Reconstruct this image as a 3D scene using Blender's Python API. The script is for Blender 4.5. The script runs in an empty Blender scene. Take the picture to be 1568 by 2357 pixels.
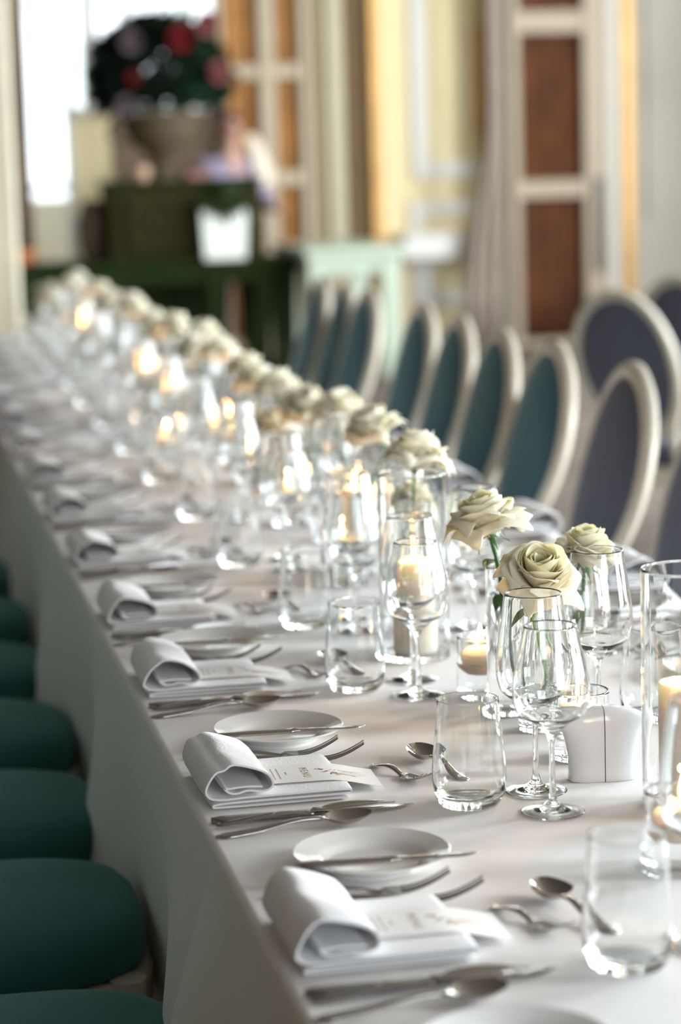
import bpy, math, random
from math import sin, cos, pi, radians, sqrt
from mathutils import Vector, Matrix, noise
random.seed(7)
S = bpy.context.scene
COL = S.collection

# ---------------------------------------------------------------- camera
W, H, F = 1568, 2357, 5565.0            # frame and focal length in pixels (85 mm lens)
CAM = Vector((0, 0, 1.53))
RX = Vector((0.98020014, -0.05721917, 0.18956174))     # world X, Y, Z seen from the lens (right, down, forward)
RY = Vector((-0.19595285, -0.14269342, 0.97017579))
RZ = Vector((-0.02846344, -0.98811161, -0.15108037))
cd = bpy.data.cameras.new('camera'); cam = bpy.data.objects.new('camera', cd); COL.objects.link(cam)
cd.sensor_fit = 'VERTICAL'; cd.sensor_height = 36; cd.sensor_width = 24; cd.lens = F / H * 36
cd.clip_start = .05; cd.clip_end = 200
cam.matrix_world = Matrix(((RX[0], -RX[1], -RX[2], CAM[0]), (RY[0], -RY[1], -RY[2], CAM[1]), (RZ[0], -RZ[1], -RZ[2], CAM[2]), (0, 0, 0, 1)))
cd.dof.use_dof = True; cd.dof.focus_distance = 3.0; cd.dof.aperture_fstop = 2.9; cd.dof.aperture_blades = 0
S.camera = cam
def project(p):
    d = Vector(p) - CAM
    v = [RX[i]*d[0] + RY[i]*d[1] + RZ[i]*d[2] for i in range(3)]
    if v[2] < .05: return None
    return W/2 + F*v[0]/v[2], H/2 + F*v[1]/v[2]
def ray(px, py):
    r = (px - W/2, py - H/2, F)
    return Vector((sum(RX[i]*r[i] for i in range(3)), sum(RY[i]*r[i] for i in range(3)), sum(RZ[i]*r[i] for i in range(3))))
def on_z(px, py, z):
    v = ray(px, py); return CAM + v*((z - CAM[2])/v[2])
def on_y(px, py, y):
    v = ray(px, py); return CAM + v*(y/v[1])

# ---------------------------------------------------------------- daylight, exposure
wd = bpy.data.worlds.new('world'); S.world = wd; wd.use_nodes = True
bg = wd.node_tree.nodes['Background']; bg.inputs['Color'].default_value = (.86, .95, 1, 1); bg.inputs['Strength'].default_value = 2.6
def area(name, loc, rot, sx, sy, power, col=(1, .97, .93)):
    l = bpy.data.lights.new(name, 'AREA'); l.shape = 'RECTANGLE'; l.size = sx; l.size_y = sy; l.energy = power; l.color = col
    o = bpy.data.objects.new(name, l); o.location = loc; o.rotation_euler = rot; COL.objects.link(o); return o
for i, y in enumerate((1.2, 4.4, 7.6, 10.8, 14.0)):      # daylight through the tall windows of the right wall
    area('window_light', (6.9, y, 2.35), (0, radians(90), 0), 3.3, 1.9, (520, 520, 400, 330, 280)[i], (.88, .95, 1))
area('window_light', (2.8, -4.9, 2.3), (radians(90), 0, 0), 3.4, 2.8, 260, (.86, .93, 1))   # windows behind the camera
S.view_settings.view_transform = 'Standard'; S.view_settings.look = 'None'
S.view_settings.exposure = 0.02; S.view_settings.gamma = 1; S.view_settings.use_curve_mapping = False
cy = S.cycles
cy.use_denoising = True; cy.max_bounces = 26; cy.transmission_bounces = 24; cy.transparent_max_bounces = 24
cy.diffuse_bounces = 4; cy.glossy_bounces = 6; cy.sample_clamp_indirect = 20; cy.blur_glossy = 1.0

# ---------------------------------------------------------------- materials
def mat(name, color, rough=.6, metal=0, bump=0, bscale=50, var=0, vscale=8, **kw):
    m = bpy.data.materials.new(name); m.use_nodes = True; nt = m.node_tree; n = nt.nodes; b = n['Principled BSDF']
    b.inputs['Base Color'].default_value = (*color, 1); b.inputs['Roughness'].default_value = rough; b.inputs['Metallic'].default_value = metal
    for k, v in kw.items(): b.inputs[k.replace('_', ' ')].default_value = v
    tc = n.new('ShaderNodeTexCoord')
    if var:
        t = n.new('ShaderNodeTexNoise'); t.inputs['Scale'].default_value = vscale; t.inputs['Detail'].default_value = 4
        nt.links.new(tc.outputs['Object'], t.inputs['Vector'])
        r = n.new('ShaderNodeMapRange'); r.inputs[1].default_value = .3; r.inputs[2].default_value = .7
        r.inputs[3].default_value = 1-var; r.inputs[4].default_value = 1+var*.5
        mx = n.new('ShaderNodeMix'); mx.data_type = 'RGBA'; mx.blend_type = 'MULTIPLY'; mx.inputs[0].default_value = 1
        mx.inputs[6].default_value = (*color, 1)
        nt.links.new(t.outputs['Fac'], r.inputs[0]); nt.links.new(r.outputs[0], mx.inputs[7]); nt.links.new(mx.outputs[2], b.inputs['Base Color'])
    if bump:
        t = n.new('ShaderNodeTexNoise'); t.inputs['Scale'].default_value = bscale; t.inputs['Detail'].default_value = 5
        nt.links.new(tc.outputs['Object'], t.inputs['Vector'])
        bp = n.new('ShaderNodeBump'); bp.inputs['Strength'].default_value = bump; bp.inputs['Distance'].default_value = .01
        nt.links.new(t.outputs['Fac'], bp.inputs['Height']); nt.links.new(bp.outputs[0], b.inputs['Normal'])
    return m
def glass(name, ior, col=(1, 1, 1)):
    m = bpy.data.materials.new(name); m.use_nodes = True; nt = m.node_tree; nt.nodes.remove(nt.nodes['Principled BSDF'])
    g = nt.nodes.new('ShaderNodeBsdfGlass'); g.inputs['IOR'].default_value = ior; g.inputs['Roughness'].default_value = 0; g.inputs['Color'].default_value = (*col, 1)
    nt.links.new(g.outputs[0], nt.nodes['Material Output'].inputs['Surface']); return m
def emit(name, col, st):
    m = bpy.data.materials.new(name); m.use_nodes = True; nt = m.node_tree; nt.nodes.remove(nt.nodes['Principled BSDF'])
    g = nt.nodes.new('ShaderNodeEmission'); g.inputs[0].default_value = (*col, 1); g.inputs[1].default_value = st
    nt.links.new(g.outputs[0], nt.nodes['Material Output'].inputs['Surface']); return m
M = dict(
 cloth=mat('linen_white', (.80, .79, .77), .85, bump=.10, bscale=14, Sheen_Weight=.15),
 napkin=mat('napkin_cotton', (.86, .86, .87), .9, bump=.18, bscale=260, Sheen_Weight=.2),
 card=mat('menu_card_stock', (.84, .83, .80), .8, var=.02),
 ink=mat('copper_ink', (.42, .20, .08), .45, .3), inkgrey=mat('grey_ink', (.38, .30, .27), .7),
 porcelain=mat('white_porcelain', (.80, .80, .78), .12, Coat_Weight=.3, var=.01),
 porcelain2=mat('cool_porcelain', (.74, .76, .78), .16, Coat_Weight=.3, var=.01),
 steel=mat('polished_steel', (.44, .41, .385), .10, 1, bump=.015, bscale=30),
 glass=glass('clear_glass', 1.48, (.995, 1, .998)), water=glass('water', 1.33),
 wax=mat('ivory_wax', (.93, .86, .74), .5, var=.02, Subsurface_Weight=.6, Subsurface_Radius=(.03, .016, .008), Subsurface_Scale=1.0),
 wick=mat('charred_wick', (.02, .015, .01), .9, var=.2), flame=emit('candle_flame', (1, .48, .14), 190),
 petal=mat('cream_petal', (.92, .90, .74), .55, var=.05, vscale=40, bump=.05, bscale=60, Subsurface_Weight=.35, Subsurface_Radius=(.012, .010, .005), Subsurface_Scale=1.0, Sheen_Weight=.1),
 petal_in=mat('inner_petal', (.90, .87, .60), .55, var=.05, vscale=40, Subsurface_Weight=.35, Subsurface_Radius=(.012, .010, .005), Subsurface_Scale=1.0),
 stem=mat('rose_stem', (.06, .16, .035), .45, var=.3, vscale=60), leaf=mat('rose_leaf', (.07, .19, .05), .5, var=.3, vscale=60),
 velvet=mat('teal_velvet', (.016, .105, .105), .8, var=.25, vscale=5, Sheen_Weight=.35, Sheen_Tint=(.35, .7, .7, 1)),
 velvet2=mat('slate_blue_velvet', (.075, .08, .11), .85, var=.15, vscale=5, Sheen_Weight=.15, Sheen_Tint=(.55, .55, .65, 1)),
 velvet3=mat('petrol_velvet', (.020, .075, .095), .8, var=.2, vscale=5, Sheen_Weight=.35, Sheen_Tint=(.4, .65, .7, 1)),
 frame=mat('cream_chair_paint', (.58, .53, .43), .45, var=.12, vscale=9),
 carpet=mat('brown_carpet', (.16, .12, .095), .95, var=.35, vscale=3, bump=.3, bscale=120),
 yellow=mat('yellow_wall_paint', (.80, .68, .40), .7, var=.05, vscale=3), white=mat('white_moulding_paint', (.74, .72, .66), .5, var=.04),
 cream=mat('cream_joinery_paint', (.62, .57, .42), .5, var=.06), greywall=mat('grey_white_wall', (.62, .58, .50), .7, var=.12, vscale=1.2),
 gold=mat('gilded_trim', (.60, .34, .10), .42, .35, var=.15), goldpic=mat('amber_picture', (.70, .36, .07), .5, var=.25, vscale=3),
 curtain=mat('rust_brown_curtain', (.13, .040, .010), .85, var=.4, vscale=4), curtain2=mat('ochre_curtain', (.48, .23, .07), .85, var=.25, vscale=4),
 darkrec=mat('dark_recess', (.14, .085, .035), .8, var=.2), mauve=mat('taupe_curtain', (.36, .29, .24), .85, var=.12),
 olive=mat('olive_lacquer', (.026, .023, .004),   .8, var=.3, vscale=3, Specular_IOR_Level=.15), dkgreen=mat('dark_green_paint', (.014, .027, .005), .8, var=.25, vscale=3, Specular_IOR_Level=.15),
 mint=mat('mint_table_paint', (.52, .60, .47), .45, var=.05), stone=mat('tan_stone', (.10, .07, .035), .7, var=.3, vscale=14),
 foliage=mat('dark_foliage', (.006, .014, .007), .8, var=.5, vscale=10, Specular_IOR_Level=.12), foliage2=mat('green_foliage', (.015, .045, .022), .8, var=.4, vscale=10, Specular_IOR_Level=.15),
 pink=mat('pink_bloom', (.42, .15, .14), .6, var=.2), red=mat('red_bloom', (.30, .025, .03), .6, var=.2), mauveb=mat('mauve_bloom', (.22, .17, .19), .6, var=.2),
 skin=mat('skin', (.60, .34, .25), .6, Subsurface_Weight=.1), hair=mat('auburn_hair', (.13, .03, .015), .55, var=.3), lilac=mat('lilac_shirt', (.36, .31, .42), .8, var=.05),
 black=mat('black_cloth', (.008, .010, .014), .7, var=.3), rose_c=mat('dusty_pink_cloth', (.33, .15, .13), .8, var=.1), peach=mat('pale_linen', (.85, .72, .56), .8, var=.04),
 planter=mat('white_planter', (.86, .90, .80), .5, var=.04), ceiling=mat('ceiling_plaster', (.17, .145, .12), .9, var=.05), wall=mat('side_wall_paint', (.22, .20, .165), .8, var=.05),
 wood=mat('table_wood', (.25, .15, .08), .6, var=.2), brass=mat('dark_bronze', (.10, .09, .07), .4, .5), orange=mat('orange_glaze', (.75, .26, .10), .4, var=.1),
)

def petal_mat(name, col, tcol):
    m = bpy.data.materials.new(name); m.use_nodes = True; nt = m.node_tree; n = nt.nodes; b = n['Principled BSDF']; L = nt.links
    tc = n.new('ShaderNodeTexCoord'); t = n.new('ShaderNodeTexNoise'); t.inputs['Scale'].default_value = 45; t.inputs['Detail'].default_value = 3; L.new(tc.outputs['Object'], t.inputs['Vector'])
    mx = n.new('ShaderNodeMix'); mx.data_type = 'RGBA'; mx.inputs[6].default_value = (*col, 1); mx.inputs[7].default_value = (*[c*.93 for c in col], 1); L.new(t.outputs['Fac'], mx.inputs[0])
    L.new(mx.outputs[2], b.inputs['Base Color']); b.inputs['Roughness'].default_value = .5
    bp = n.new('ShaderNodeBump'); bp.inputs['Strength'].default_value = .12; bp.inputs['Distance'].default_value = .004; L.new(t.outputs['Fac'], bp.inputs['Height']); L.new(bp.outputs[0], b.inputs['Normal'])
    tr = n.new('ShaderNodeBsdfTranslucent'); tr.inputs[0].default_value = (*tcol, 1); ms = n.new('ShaderNodeMixShader'); ms.inputs[0].default_value = .45
    L.new(b.outputs[0], ms.inputs[1]); L.new(tr.outputs[0], ms.inputs[2]); L.new(ms.outputs[0], n['Material Output'].inputs['Surface']); return m
M['petal'] = petal_mat('cream_petal', (.95, .93, .82), (.99, .94, .76)); M['petal_in'] = petal_mat('inner_petal', (.94, .92, .74), (.99, .94, .66))
# ---------------------------------------------------------------- mesh helpers
class B:
    def __init__(s): s.v = []; s.f = []
    def add(s, v, f):
        o = len(s.v); s.v += [tuple(p) for p in v]; s.f += [tuple(i+o for i in q) for q in f]; return s
    def box(s, x0, x1, y0, y1, z0, z1):
        v = [(x, y, z) for x in (x0, x1) for y in (y0, y1) for z in (z0, z1)]
        return s.add(v, [(0, 1, 3, 2), (4, 6, 7, 5), (0, 4, 5, 1), (2, 3, 7, 6), (0, 2, 6, 4), (1, 5, 7, 3)])
    def bbox(s, x0, x1, y0, y1, z0, z1, b):        # box with chamfered edges
        v = []
        for z, k in ((z0, b), (z0+b, 0), (z1-b, 0), (z1, b)):
            for x, y in ((x0+k, y0+b), (x0+b, y0+k), (x1-b, y0+k), (x1-k, y0+b), (x1-k, y1-b), (x1-b, y1-k), (x0+b, y1-k), (x0+k, y1-b)):
                v.append((x, y, z))
        f = [tuple(range(7, -1, -1)), tuple(range(24, 32))]
        for j in range(3):
            for i in range(8): f.append((j*8+i, j*8+(i+1) % 8, j*8+8+(i+1) % 8, j*8+8+i))
        return s.add(v, f)
    def rings(s, rings, cap0=True, cap1=True, closed=True):
        n = len(rings[0]); v = [p for r in rings for p in r]; f = []
        for j in range(len(rings)-1):
            for i in range(n if closed else n-1):
                f.append((j*n+i, j*n+(i+1) % n, (j+1)*n+(i+1) % n, (j+1)*n+i))
        if cap0: f.append(tuple(range(n-1, -1, -1)))
        if cap1: f.append(tuple(range((len(rings)-1)*n, len(rings)*n)))
        return s.add(v, f)
    def lathe(s, prof, n=32, c=(0, 0, 0)):
        v = []; f = []; idx = []
        for r, z in prof:
            if r < 1e-6: idx.append([len(v)]*n); v.append((c[0], c[1], c[2]+z))
            else:
                idx.append([len(v)+i for i in range(n)])
                v += [(c[0]+r*cos(2*pi*i/n), c[1]+r*sin(2*pi*i/n), c[2]+z) for i in range(n)]
        for j in range(len(prof)-1):
            a, b = idx[j], idx[j+1]
            for i in range(n):
                q = [a[i], a[(i+1) % n], b[(i+1) % n], b[i]]
                u = []
                for k in q:
                    if k not in u: u.append(k)
                if len(u) > 2: f.append(tuple(u))
        return s.add(v, f)
    def tube(s, pts, rad, n=8):
        pts = [Vector(p) for p in pts]; R = []
        up = Vector((0, 0, 1)); 
        for i, p in enumerate(pts):
            t = (pts[min(i+1, len(pts)-1)] - pts[max(i-1, 0)]).normalized()
            a = t.cross(up)
            if a.length < .1: a = t.cross(Vector((1, 0, 0)))
            a.normalize(); b = a.cross(t)
            r = rad[i] if isinstance(rad, (list, tuple)) else rad
            R.append([p + a*r*cos(2*pi*k/n) + b*r*sin(2*pi*k/n) for k in range(n)])
        return s.rings(R)
    def mesh(s, name, m, smooth=True, angle=40):
        me = bpy.data.meshes.new(name); me.from_pydata(s.v, [], s.f); me.validate()
        import bmesh
        bm = bmesh.new(); bm.from_mesh(me); bmesh.ops.recalc_face_normals(bm, faces=bm.faces)
        if smooth:
            for f in bm.faces: f.smooth = True
            ca = radians(angle)
            for e in bm.edges:
                if len(e.link_faces) == 2 and e.calc_face_angle(0) > ca: e.smooth = False
        bm.to_mesh(me); bm.free(); me.materials.append(m); return me
def keep_normals(b, name, m, smooth=True):           # open shells: keep the winding as built
    me = bpy.data.meshes.new(name); me.from_pydata(b.v, [], b.f)
    for p in me.polygons: p.use_smooth = smooth
    me.materials.append(m); return me
def link(name, me, parent=None, mtx=None):
    o = bpy.data.objects.new(name, me); COL.objects.link(o)
    if mtx is not None: o.matrix_local = mtx
    if parent: o.parent = parent
    return o
def tag(o, label, cat, group=None, kind=None):
    if label: o['label'] = label
    if cat: o['category'] = cat
    if group: o['group'] = group
    if kind: o['kind'] = kind
    return o
def struct(name, b, m, parent=None, smooth=False):
    o = link(name, b.mesh(name, m, smooth), parent)
    if not parent: o['kind'] = 'structure'
    return o
def T(x=0, y=0, z=0, rz=0, rx=0, ry=0):
    return Matrix.Translation((x, y, z)) @ Matrix.Rotation(rz, 4, 'Z') @ Matrix.Rotation(ry, 4, 'Y') @ Matrix.Rotation(rx, 4, 'X')
# a prototype is a list of parts (name, mesh, matrix, [sub-parts]); copies share mesh data
def spawn(name, parts, mtx, label, cat, group=None, light=None):
    if len(parts) == 1 and not parts[0][3]:
        o = link(name, parts[0][1], None, mtx @ parts[0][2]); return tag(o, label, cat, group)
    o = link(name, None, None, mtx); tag(o, label, cat, group)
    for pn, me, mm, subs in parts:
        p = link(pn, me, o, mm)
        for sn, sm, smm, _ in subs: link(sn, sm, p, smm)
    return o
I4 = Matrix.Identity(4)
def P(n, me, m=None, subs=()): return (n, me, m or I4, list(subs))
def catmull(pts, n=6):
    out = []
    for i in range(len(pts)-1):
        p0 = Vector(pts[max(i-1, 0)]); p1 = Vector(pts[i]); p2 = Vector(pts[i+1]); p3 = Vector(pts[min(i+2, len(pts)-1)])
        for k in range(n):
            t = k/n
            out.append(.5*((2*p1) + (p2-p0)*t + (2*p0-5*p1+4*p2-p3)*t*t + (3*p1-p0-3*p2+p3)*t**3))
    out.append(Vector(pts[-1])); return out
def lerp(tab, x):
    for i in range(len(tab)-1):
        if x <= tab[i+1][0]:
            a, b = tab[i], tab[i+1]; t = (x-a[0])/(b[0]-a[0]) if b[0] > a[0] else 0
            t = max(0, min(1, t)); return [p+(q-p)*t for p, q in zip(a, b)]
    return list(tab[-1])
def smooth(t): t = max(0, min(1, t)); return t*t*(3-2*t)

TZ = .75            # table top height
XL, XR = .354, 1.334
XM = (XL+XR)/2

# ================================================================ ROOM
YB = 17.6
b = B().box(-4.6, 7.2, -5, YB+4, -.1, 0); struct('floor', b, M['carpet'])
b = B().box(-4.6, 7.2, -5, YB+.3, 4.6, 4.7); struct('ceiling', b, M['ceiling'])
def wall_with_openings(name, x, y0, y1, ops, m, t=.25):
    b = B(); ys = y0
    for a, c, z0, z1 in ops:
        b.box(x, x+t, ys, a, 0, 4.6); b.box(x, x+t, a, c, 0, z0); b.box(x, x+t, a, c, z1, 4.6); ys = c
    b.box(x, x+t, ys, y1, 0, 4.6); return struct(name, b, m)
wr = wall_with_openings('wall_right', 6.95, -5, YB+.3, [(y-1, y+1, .6, 4.1) for y in (1.2, 4.4, 7.6, 10.8, 14.0)], M['wall'])
wl = wall_with_openings('wall_left', -4.75, -5, YB+.3, [], mat('oak_panelling', (.13, .085, .05), .6, var=.3))
b = B(); b.box(-4.75, 1.0, -5.25, -5, 0, 4.6); b.box(4.6, 7.2, -5.25, -5, 0, 4.6); b.box(1.0, 4.6, -5.25, -5, 0, .8); b.box(1.0, 4.6, -5.25, -5, 3.8, 4.6); struct('wall_front', b, mat('oak_panelling_dark', (.12, .08, .05), .6, var=.3))
def rect(x0, y0, x1, y1, Y):            # px rectangle on the plane at depth Y -> world X0, X1, Z0, Z1 (levelled)
    a = on_y(x0, (y0+y1)/2, Y); c = on_y(x1, (y0+y1)/2, Y); e = on_y((x0+x1)/2, y0, Y); g = on_y((x0+x1)/2, y1, Y)
    return a[0], c[0], g[2], e[2]
def bx(b, R, Y, d, bev=0):
    x0, x1, z0, z1 = R
    if bev: b.bbox(x0, x1, Y-d, Y, z0, z1, bev)
    else: b.box(x0, x1, Y-d, Y, z0, z1)
    return b
# X positions of the back wall, read at the window, doors and panel
def X(px, Y=YB-.15, py=400): return on_y(px, py, Y)[0]
def Z(px, py, Y=YB): return on_y(px, py, Y)[2]
xa, xb_, xc, xd = X(66), X(518), X(872), X(1140)
# back wall: left of window, lintel, sill wall, right part
b = B(); b.box(-4.6, xa, YB, YB+.25, 0, 4.6); b.box(xa, xb_, YB, YB+.25, 4.2, 4.6)
b.box(xb_, X(800), YB, YB+.25, 0, 4.6)
wb = struct('wall_back', b, M['cream'])
struct('wall_back_panelled', B().box(X(800), X(1195), YB, YB+.25, 0, 4.6), M['yellow'])
struct('wall_back_right', B().box(X(1195), 7.0, YB, YB+.25, 0, 4.6), M['greywall'])
z_sill = Z(220, 262)
struct('trim_1', B().box(X(172), X(272), YB, YB+.25, 0, z_sill), M['yellow'])            # dado under the window
struct('wall_back_dado', B().box(X(272), xb_, YB-.03, YB+.25, 0, z_sill), mat('walnut_panelling', (.20, .13, .065), .5, var=.4, vscale=6))
# window: muntins and bright sky
wf = B(); wf.box(X(160), X(174), YB-.06, YB+.1, 0, 4.2); wf.box(xa, X(160), YB-.04, YB+.08, Z(120, 437), Z(120, 424)); 
wf.box(xa, X(160), YB-.04, YB+.08, 0, Z(120, 612)); wf.box(X(205), X(240), YB-.04, YB+.08, z_sill, 4.2); wf.box(X(300), X(312), YB-.03, YB+.06, z_sill, 4.2); wf.box(X(440), X(452), YB-.03, YB+.06, z_sill, 4.2)
wf.box(X(174), xb_, YB-.12, YB+.05, z_sill, z_sill+.05)
wo = struct('window_1', wf, M['white'])
g = B().box(xa, xb_, YB+.12, YB+.126, 0, 4.2); link('pane', g.mesh('pane', M['glass'], False), wo)
# grass-lit terrace seen through the lower pane
struct('trim_2', B().box(xa-.6, X(260), YB+1.5, YB+1.7, 0, Z(120, 470)), M['white'])
# column near the far end of the table
c0, c1 = X(-60, 11.2, 400), X(36, 11.2, 400)
cb = B(); cb.bbox(c0, c1, 11.2, 11.5, 0, 4.6, .015); cb.bbox(c0-.03, c1+.02, 11.17, 11.53, 0, .22, .01)
for k in range(3):
    xx = c0+(c1-c0)*(k+.8)/3.4; cb.box(xx, xx+.012, 11.194, 11.2, .3, 4.4)
o = link('pillar', cb.mesh('pillar', M['cream'], False)); tag(o, 'cream square pillar at the far left, beyond the end of the table', 'pillar')
def curtain(name, x0, x1, y, z0, z1, m, folds=8, amp=.03, flare=0, x0b=None, x1b=None):
    n = folds*8; b = B(); R = []
    for side in (0, 1):
        pass
    rows = 12; V = []; Fc = []
    for j in range(rows+1):
        t = j/rows; z = z1+(z0-z1)*t
        ft = smooth((t-.62)/.3) if flare else smooth(t)
        a = x0+((x0b if x0b is not None else x0)-x0)*ft; c = x1+((x1b if x1b is not None else x1)-x1)*smooth(t)
        for i in range(n+1):
            u = i/n; V.append((a+(c-a)*u, y+amp*sin(u*folds*2*pi+.6*sin(t*3))*(.7+.3*t), z))
    for j in range(rows):
        for i in range(n): q = j*(n+1)+i; Fc.append((q, q+1, q+n+2, q+n+1))
    b.add(V, Fc)
    me = keep_normals(b, name, m); o = link(name, me); md = o.modifiers.new('thickness', 'SOLIDIFY'); md.thickness = .012; return o
# left: brown drape between pillar and bright window
o = curtain('curtain', X(-20), X(68), YB-.25, 0.05, 4.3, mat('fawn_curtain', (.34, .25, .15), .85, var=.2), 3, .04); tag(o, 'fawn brown curtain hanging left of the bright window', 'curtain')
# french door 1 (ochre curtain behind cream bars)
def french_door(name, xs, bars, zb, Y, m, cm, depth=.07, bar=.05, top=4.3):
    b = B()
    for a, c in xs: b.bbox(a, c, Y-depth, Y, zb, top, .008)
    o = struct(name, b, m)
    x0 = xs[0][1]-.005; x1 = xs[-1][0]+.005
    for z0, z1 in bars:
        bb = B().bbox(x0, x1, Y-depth*.8, Y-.015, z0, z1, .006); link('crossbar', bb.mesh('crossbar', m, False), o)
    return o
YD = YB-.12
d1 = french_door('door_1', [(X(508), X(523)), (X(602), X(640)), (X(694), X(722))], [(Z(600, 183), Z(600, 150)), (Z(620, 428), Z(620, 393)), (Z(620, 800), Z(620, 775))], 0, YD, mat('door_cream_paint', (.50, .40, .27), .5, var=.05), None)
o = curtain('curtain', X(520), X(604), YD+.03, .05, 4.25, M['curtain2'], 3, .02); tag(o, 'ochre curtain panel just right of the flower arrangement', 'curtain', 'curtains behind the glazed doors')
o = curtain('curtain', X(638), X(698), YD+.03, .05, 4.25, M['curtain2'], 2, .02); tag(o, 'narrow ochre curtain panel, right half of the middle glazed door', 'curtain', 'curtains behind the glazed doors')
struct('trim_3', B().bbox(X(722), X(752), YB-.22, YB, 0, 4.6, .01), mat('khaki_architrave', (.40, .32, .17), .6, var=.05))
struct('trim_4', B().bbox(X(752), X(790), YB-.26, YB, 0, 4.6, .012), mat('pale_architrave', (.55, .49, .33), .6, var=.05))
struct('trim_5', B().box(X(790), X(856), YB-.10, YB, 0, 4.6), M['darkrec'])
struct('trim_6', B().bbox(X(857), X(882), YB-.16, YB, 0, 4.6, .012), M['gold'])
# panel mouldings
def moulding(name, R, w, m, d=.035):
    x0, x1, z0, z1 = R; b = B(); Y = YB
    b.bbox(x0, x0+w, Y-d, Y, z0, z1, .008); b.bbox(x1-w, x1, Y-d, Y, z0, z1, .008)
    b.bbox(x0+w, x1-w, Y-d, Y, z0, z0+w, .008); b.bbox(x0+w, x1-w, Y-d, Y, z1-w, z1, .008)
    return struct(name, b, m)
moulding('trim_7', (X(960), X(1190), Z(1040, 408), 4.2), X(996)-X(960), M['white'])
moulding('trim_8', (X(950), X(1190), Z(1040, 700), Z(1040, 462)), .10, M['white'])
struct('trim_9', B().bbox(X(925, YB-.3), X(1125, YB-.3), YB-.30, YB, Z(1030, 592), Z(1030, 533), .015), M['white'])
struct('trim_10', B().bbox(X(968), X(1003), YB-.05, YB, 0, Z(1000, 592), .01), M['white'])
# gilded picture on the panel
r = rect(1090, 62, 1142, 312, YB); pf = B(); x0, x1, z0, z1 = r; w = .035
fr = B(); fr.bbox(x0, x0+w, YB-.07, YB-.01, z0, z1, .008); fr.bbox(x1-w, x1, YB-.07, YB-.01, z0, z1, .008); fr.bbox(x0+w, x1-w, YB-.07, YB-.01, z0, z0+w, .008); fr.bbox(x0+w, x1-w, YB-.07, YB-.01, z1-w, z1, .008)
o = link('picture', None, None, T()); tag(o, 'gilt framed amber picture on the yellow panelled wall', 'picture')
link('picture_frame', fr.mesh('picture_frame', M['gold'], False), o); link('canvas', B().box(x0+w, x1-w, YB-.04, YB-.01, z0+w, z1-w).mesh('canvas', M['goldpic'], False), o)
# flaring taupe curtain and cream pilaster left of the brown door
YC = YB-.45
o = curtain('curtain', X(1128, YC), X(1152, YC), YC, .05, 4.4, M['mauve'], 3, .025, 1, X(1062, YC), X(1152, YC)); tag(o, 'taupe curtain flaring out beside the cream door post', 'curtain')
struct('trim_11', B().bbox(X(1140, YB-.3), X(1197, YB-.3), YB-.3, YB, 0, 4.6, .015), mat('post_cream_paint', (.54, .48, .34), .5, var=.05))
d2 = french_door('door_2', [(X(1176, YB-.35), X(1198, YB-.35)), (X(1343, YB-.35), X(1394, YB-.35))], [(Z(1270, 80), Z(1270, 30)), (Z(1270, 452), Z(1270, 412)), (Z(1270, 808), Z(1270, 770))], 0, YB-.32, mat('door_tan_paint', (.42, .33, .22), .5, var=.05), None, .06)
o = curtain('curtain', X(1192, YB-.27), X(1350, YB-.27), YB-.27, .05, 4.25, M['curtain'], 4, .03); tag(o, 'dark rust brown curtain behind the right-hand glazed door', 'curtain', 'curtains behind the glazed doors')
hb = B().bbox(X(1372, YB-.4), X(1392, YB-.4), YB-.42, YB-.385, Z(1385, 615), Z(1385, 405), .006); link('door_handle', hb.mesh('door_handle', M['brass'], False), d2)
struct('trim_12', B().bbox(X(1396, YB-.34), X(1432, YB-.34), YB-.34, YB, 0, 4.6, .015), mat('white_architrave', (.62, .58, .50), .5, var=.04))
struct('trim_13', B().bbox(X(1434, YB-.3), X(1464, YB-.3), YB-.30, YB, 0, 4.6, .015), M['gold'])
struct('trim_14', B().bbox(X(1500), X(1512), YB-.04, YB, .9, 4.6, .008), M['greywall'])
struct('baseboard_back', B().bbox(X(1466), 6.9, YB-.03, YB, 0, .2, .008), M['white'])

# ================================================================ FAR FURNITURE (16 m from the lens)
YT = 16.0
def tbl(name, x0, x1, y0, y1, top, th, leg, m, label, cat, apron=.1, legs=None):
    o = link(name, None, None, T()); tag(o, label, cat)
    link('tabletop', B().bbox(x0, x1, y0, y1, top-th, top, .01).mesh('tabletop', m, False), o)
    link('apron', B().box(x0+.04, x1-.04, y0+.04, y1-.04, top-th-apron, top-th).mesh('apron', m, False), o)
    for x in (legs or (x0+.03, x1-.03-leg)):
        for y in (y0+.03, y1-.03-leg):
            R = [[(x+leg/2+sx*leg/2*k, y+leg/2+sy*leg/2*k, z) for sx, sy in ((-1, -1), (1, -1), (1, 1), (-1, 1))] for z, k in ((0, .7), (top-th, 1))]
            link('leg', B().rings(R).mesh('leg', m, False), o)
    return o
zt = .80
gt = tbl('console_table', X(28, YT), X(658, YT), YT-.35, YT+.3, zt, .05, .09, M['dkgreen'], 'long dark green console table across the far left, under the flowers', 'table', .10, [X(30, YT), X(230, YT), X(455, YT), X(565, YT), X(625, YT)])
link('recess_shade_panel', B().box(X(60, YT+.2), X(470, YT+.2), YT+.2, YT+.22, .1, .66).mesh('recess_shade_panel', M['dkgreen'], False), gt)  # added dark sheet standing in for the shade of the recess under the console
link('shelf', B().bbox(X(35, YT), X(470, YT), YT-.3, YT+.25, .16, .20, .008).mesh('shelf', M['dkgreen'], False), gt)
mt = tbl('side_table', X(696, YT-.7), X(932, YT-.7), YT-.7, YT+.5, .86, .06, .13, M['mint'], 'pale mint green console table beyond the right-hand chairs', 'table', .10)
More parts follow.
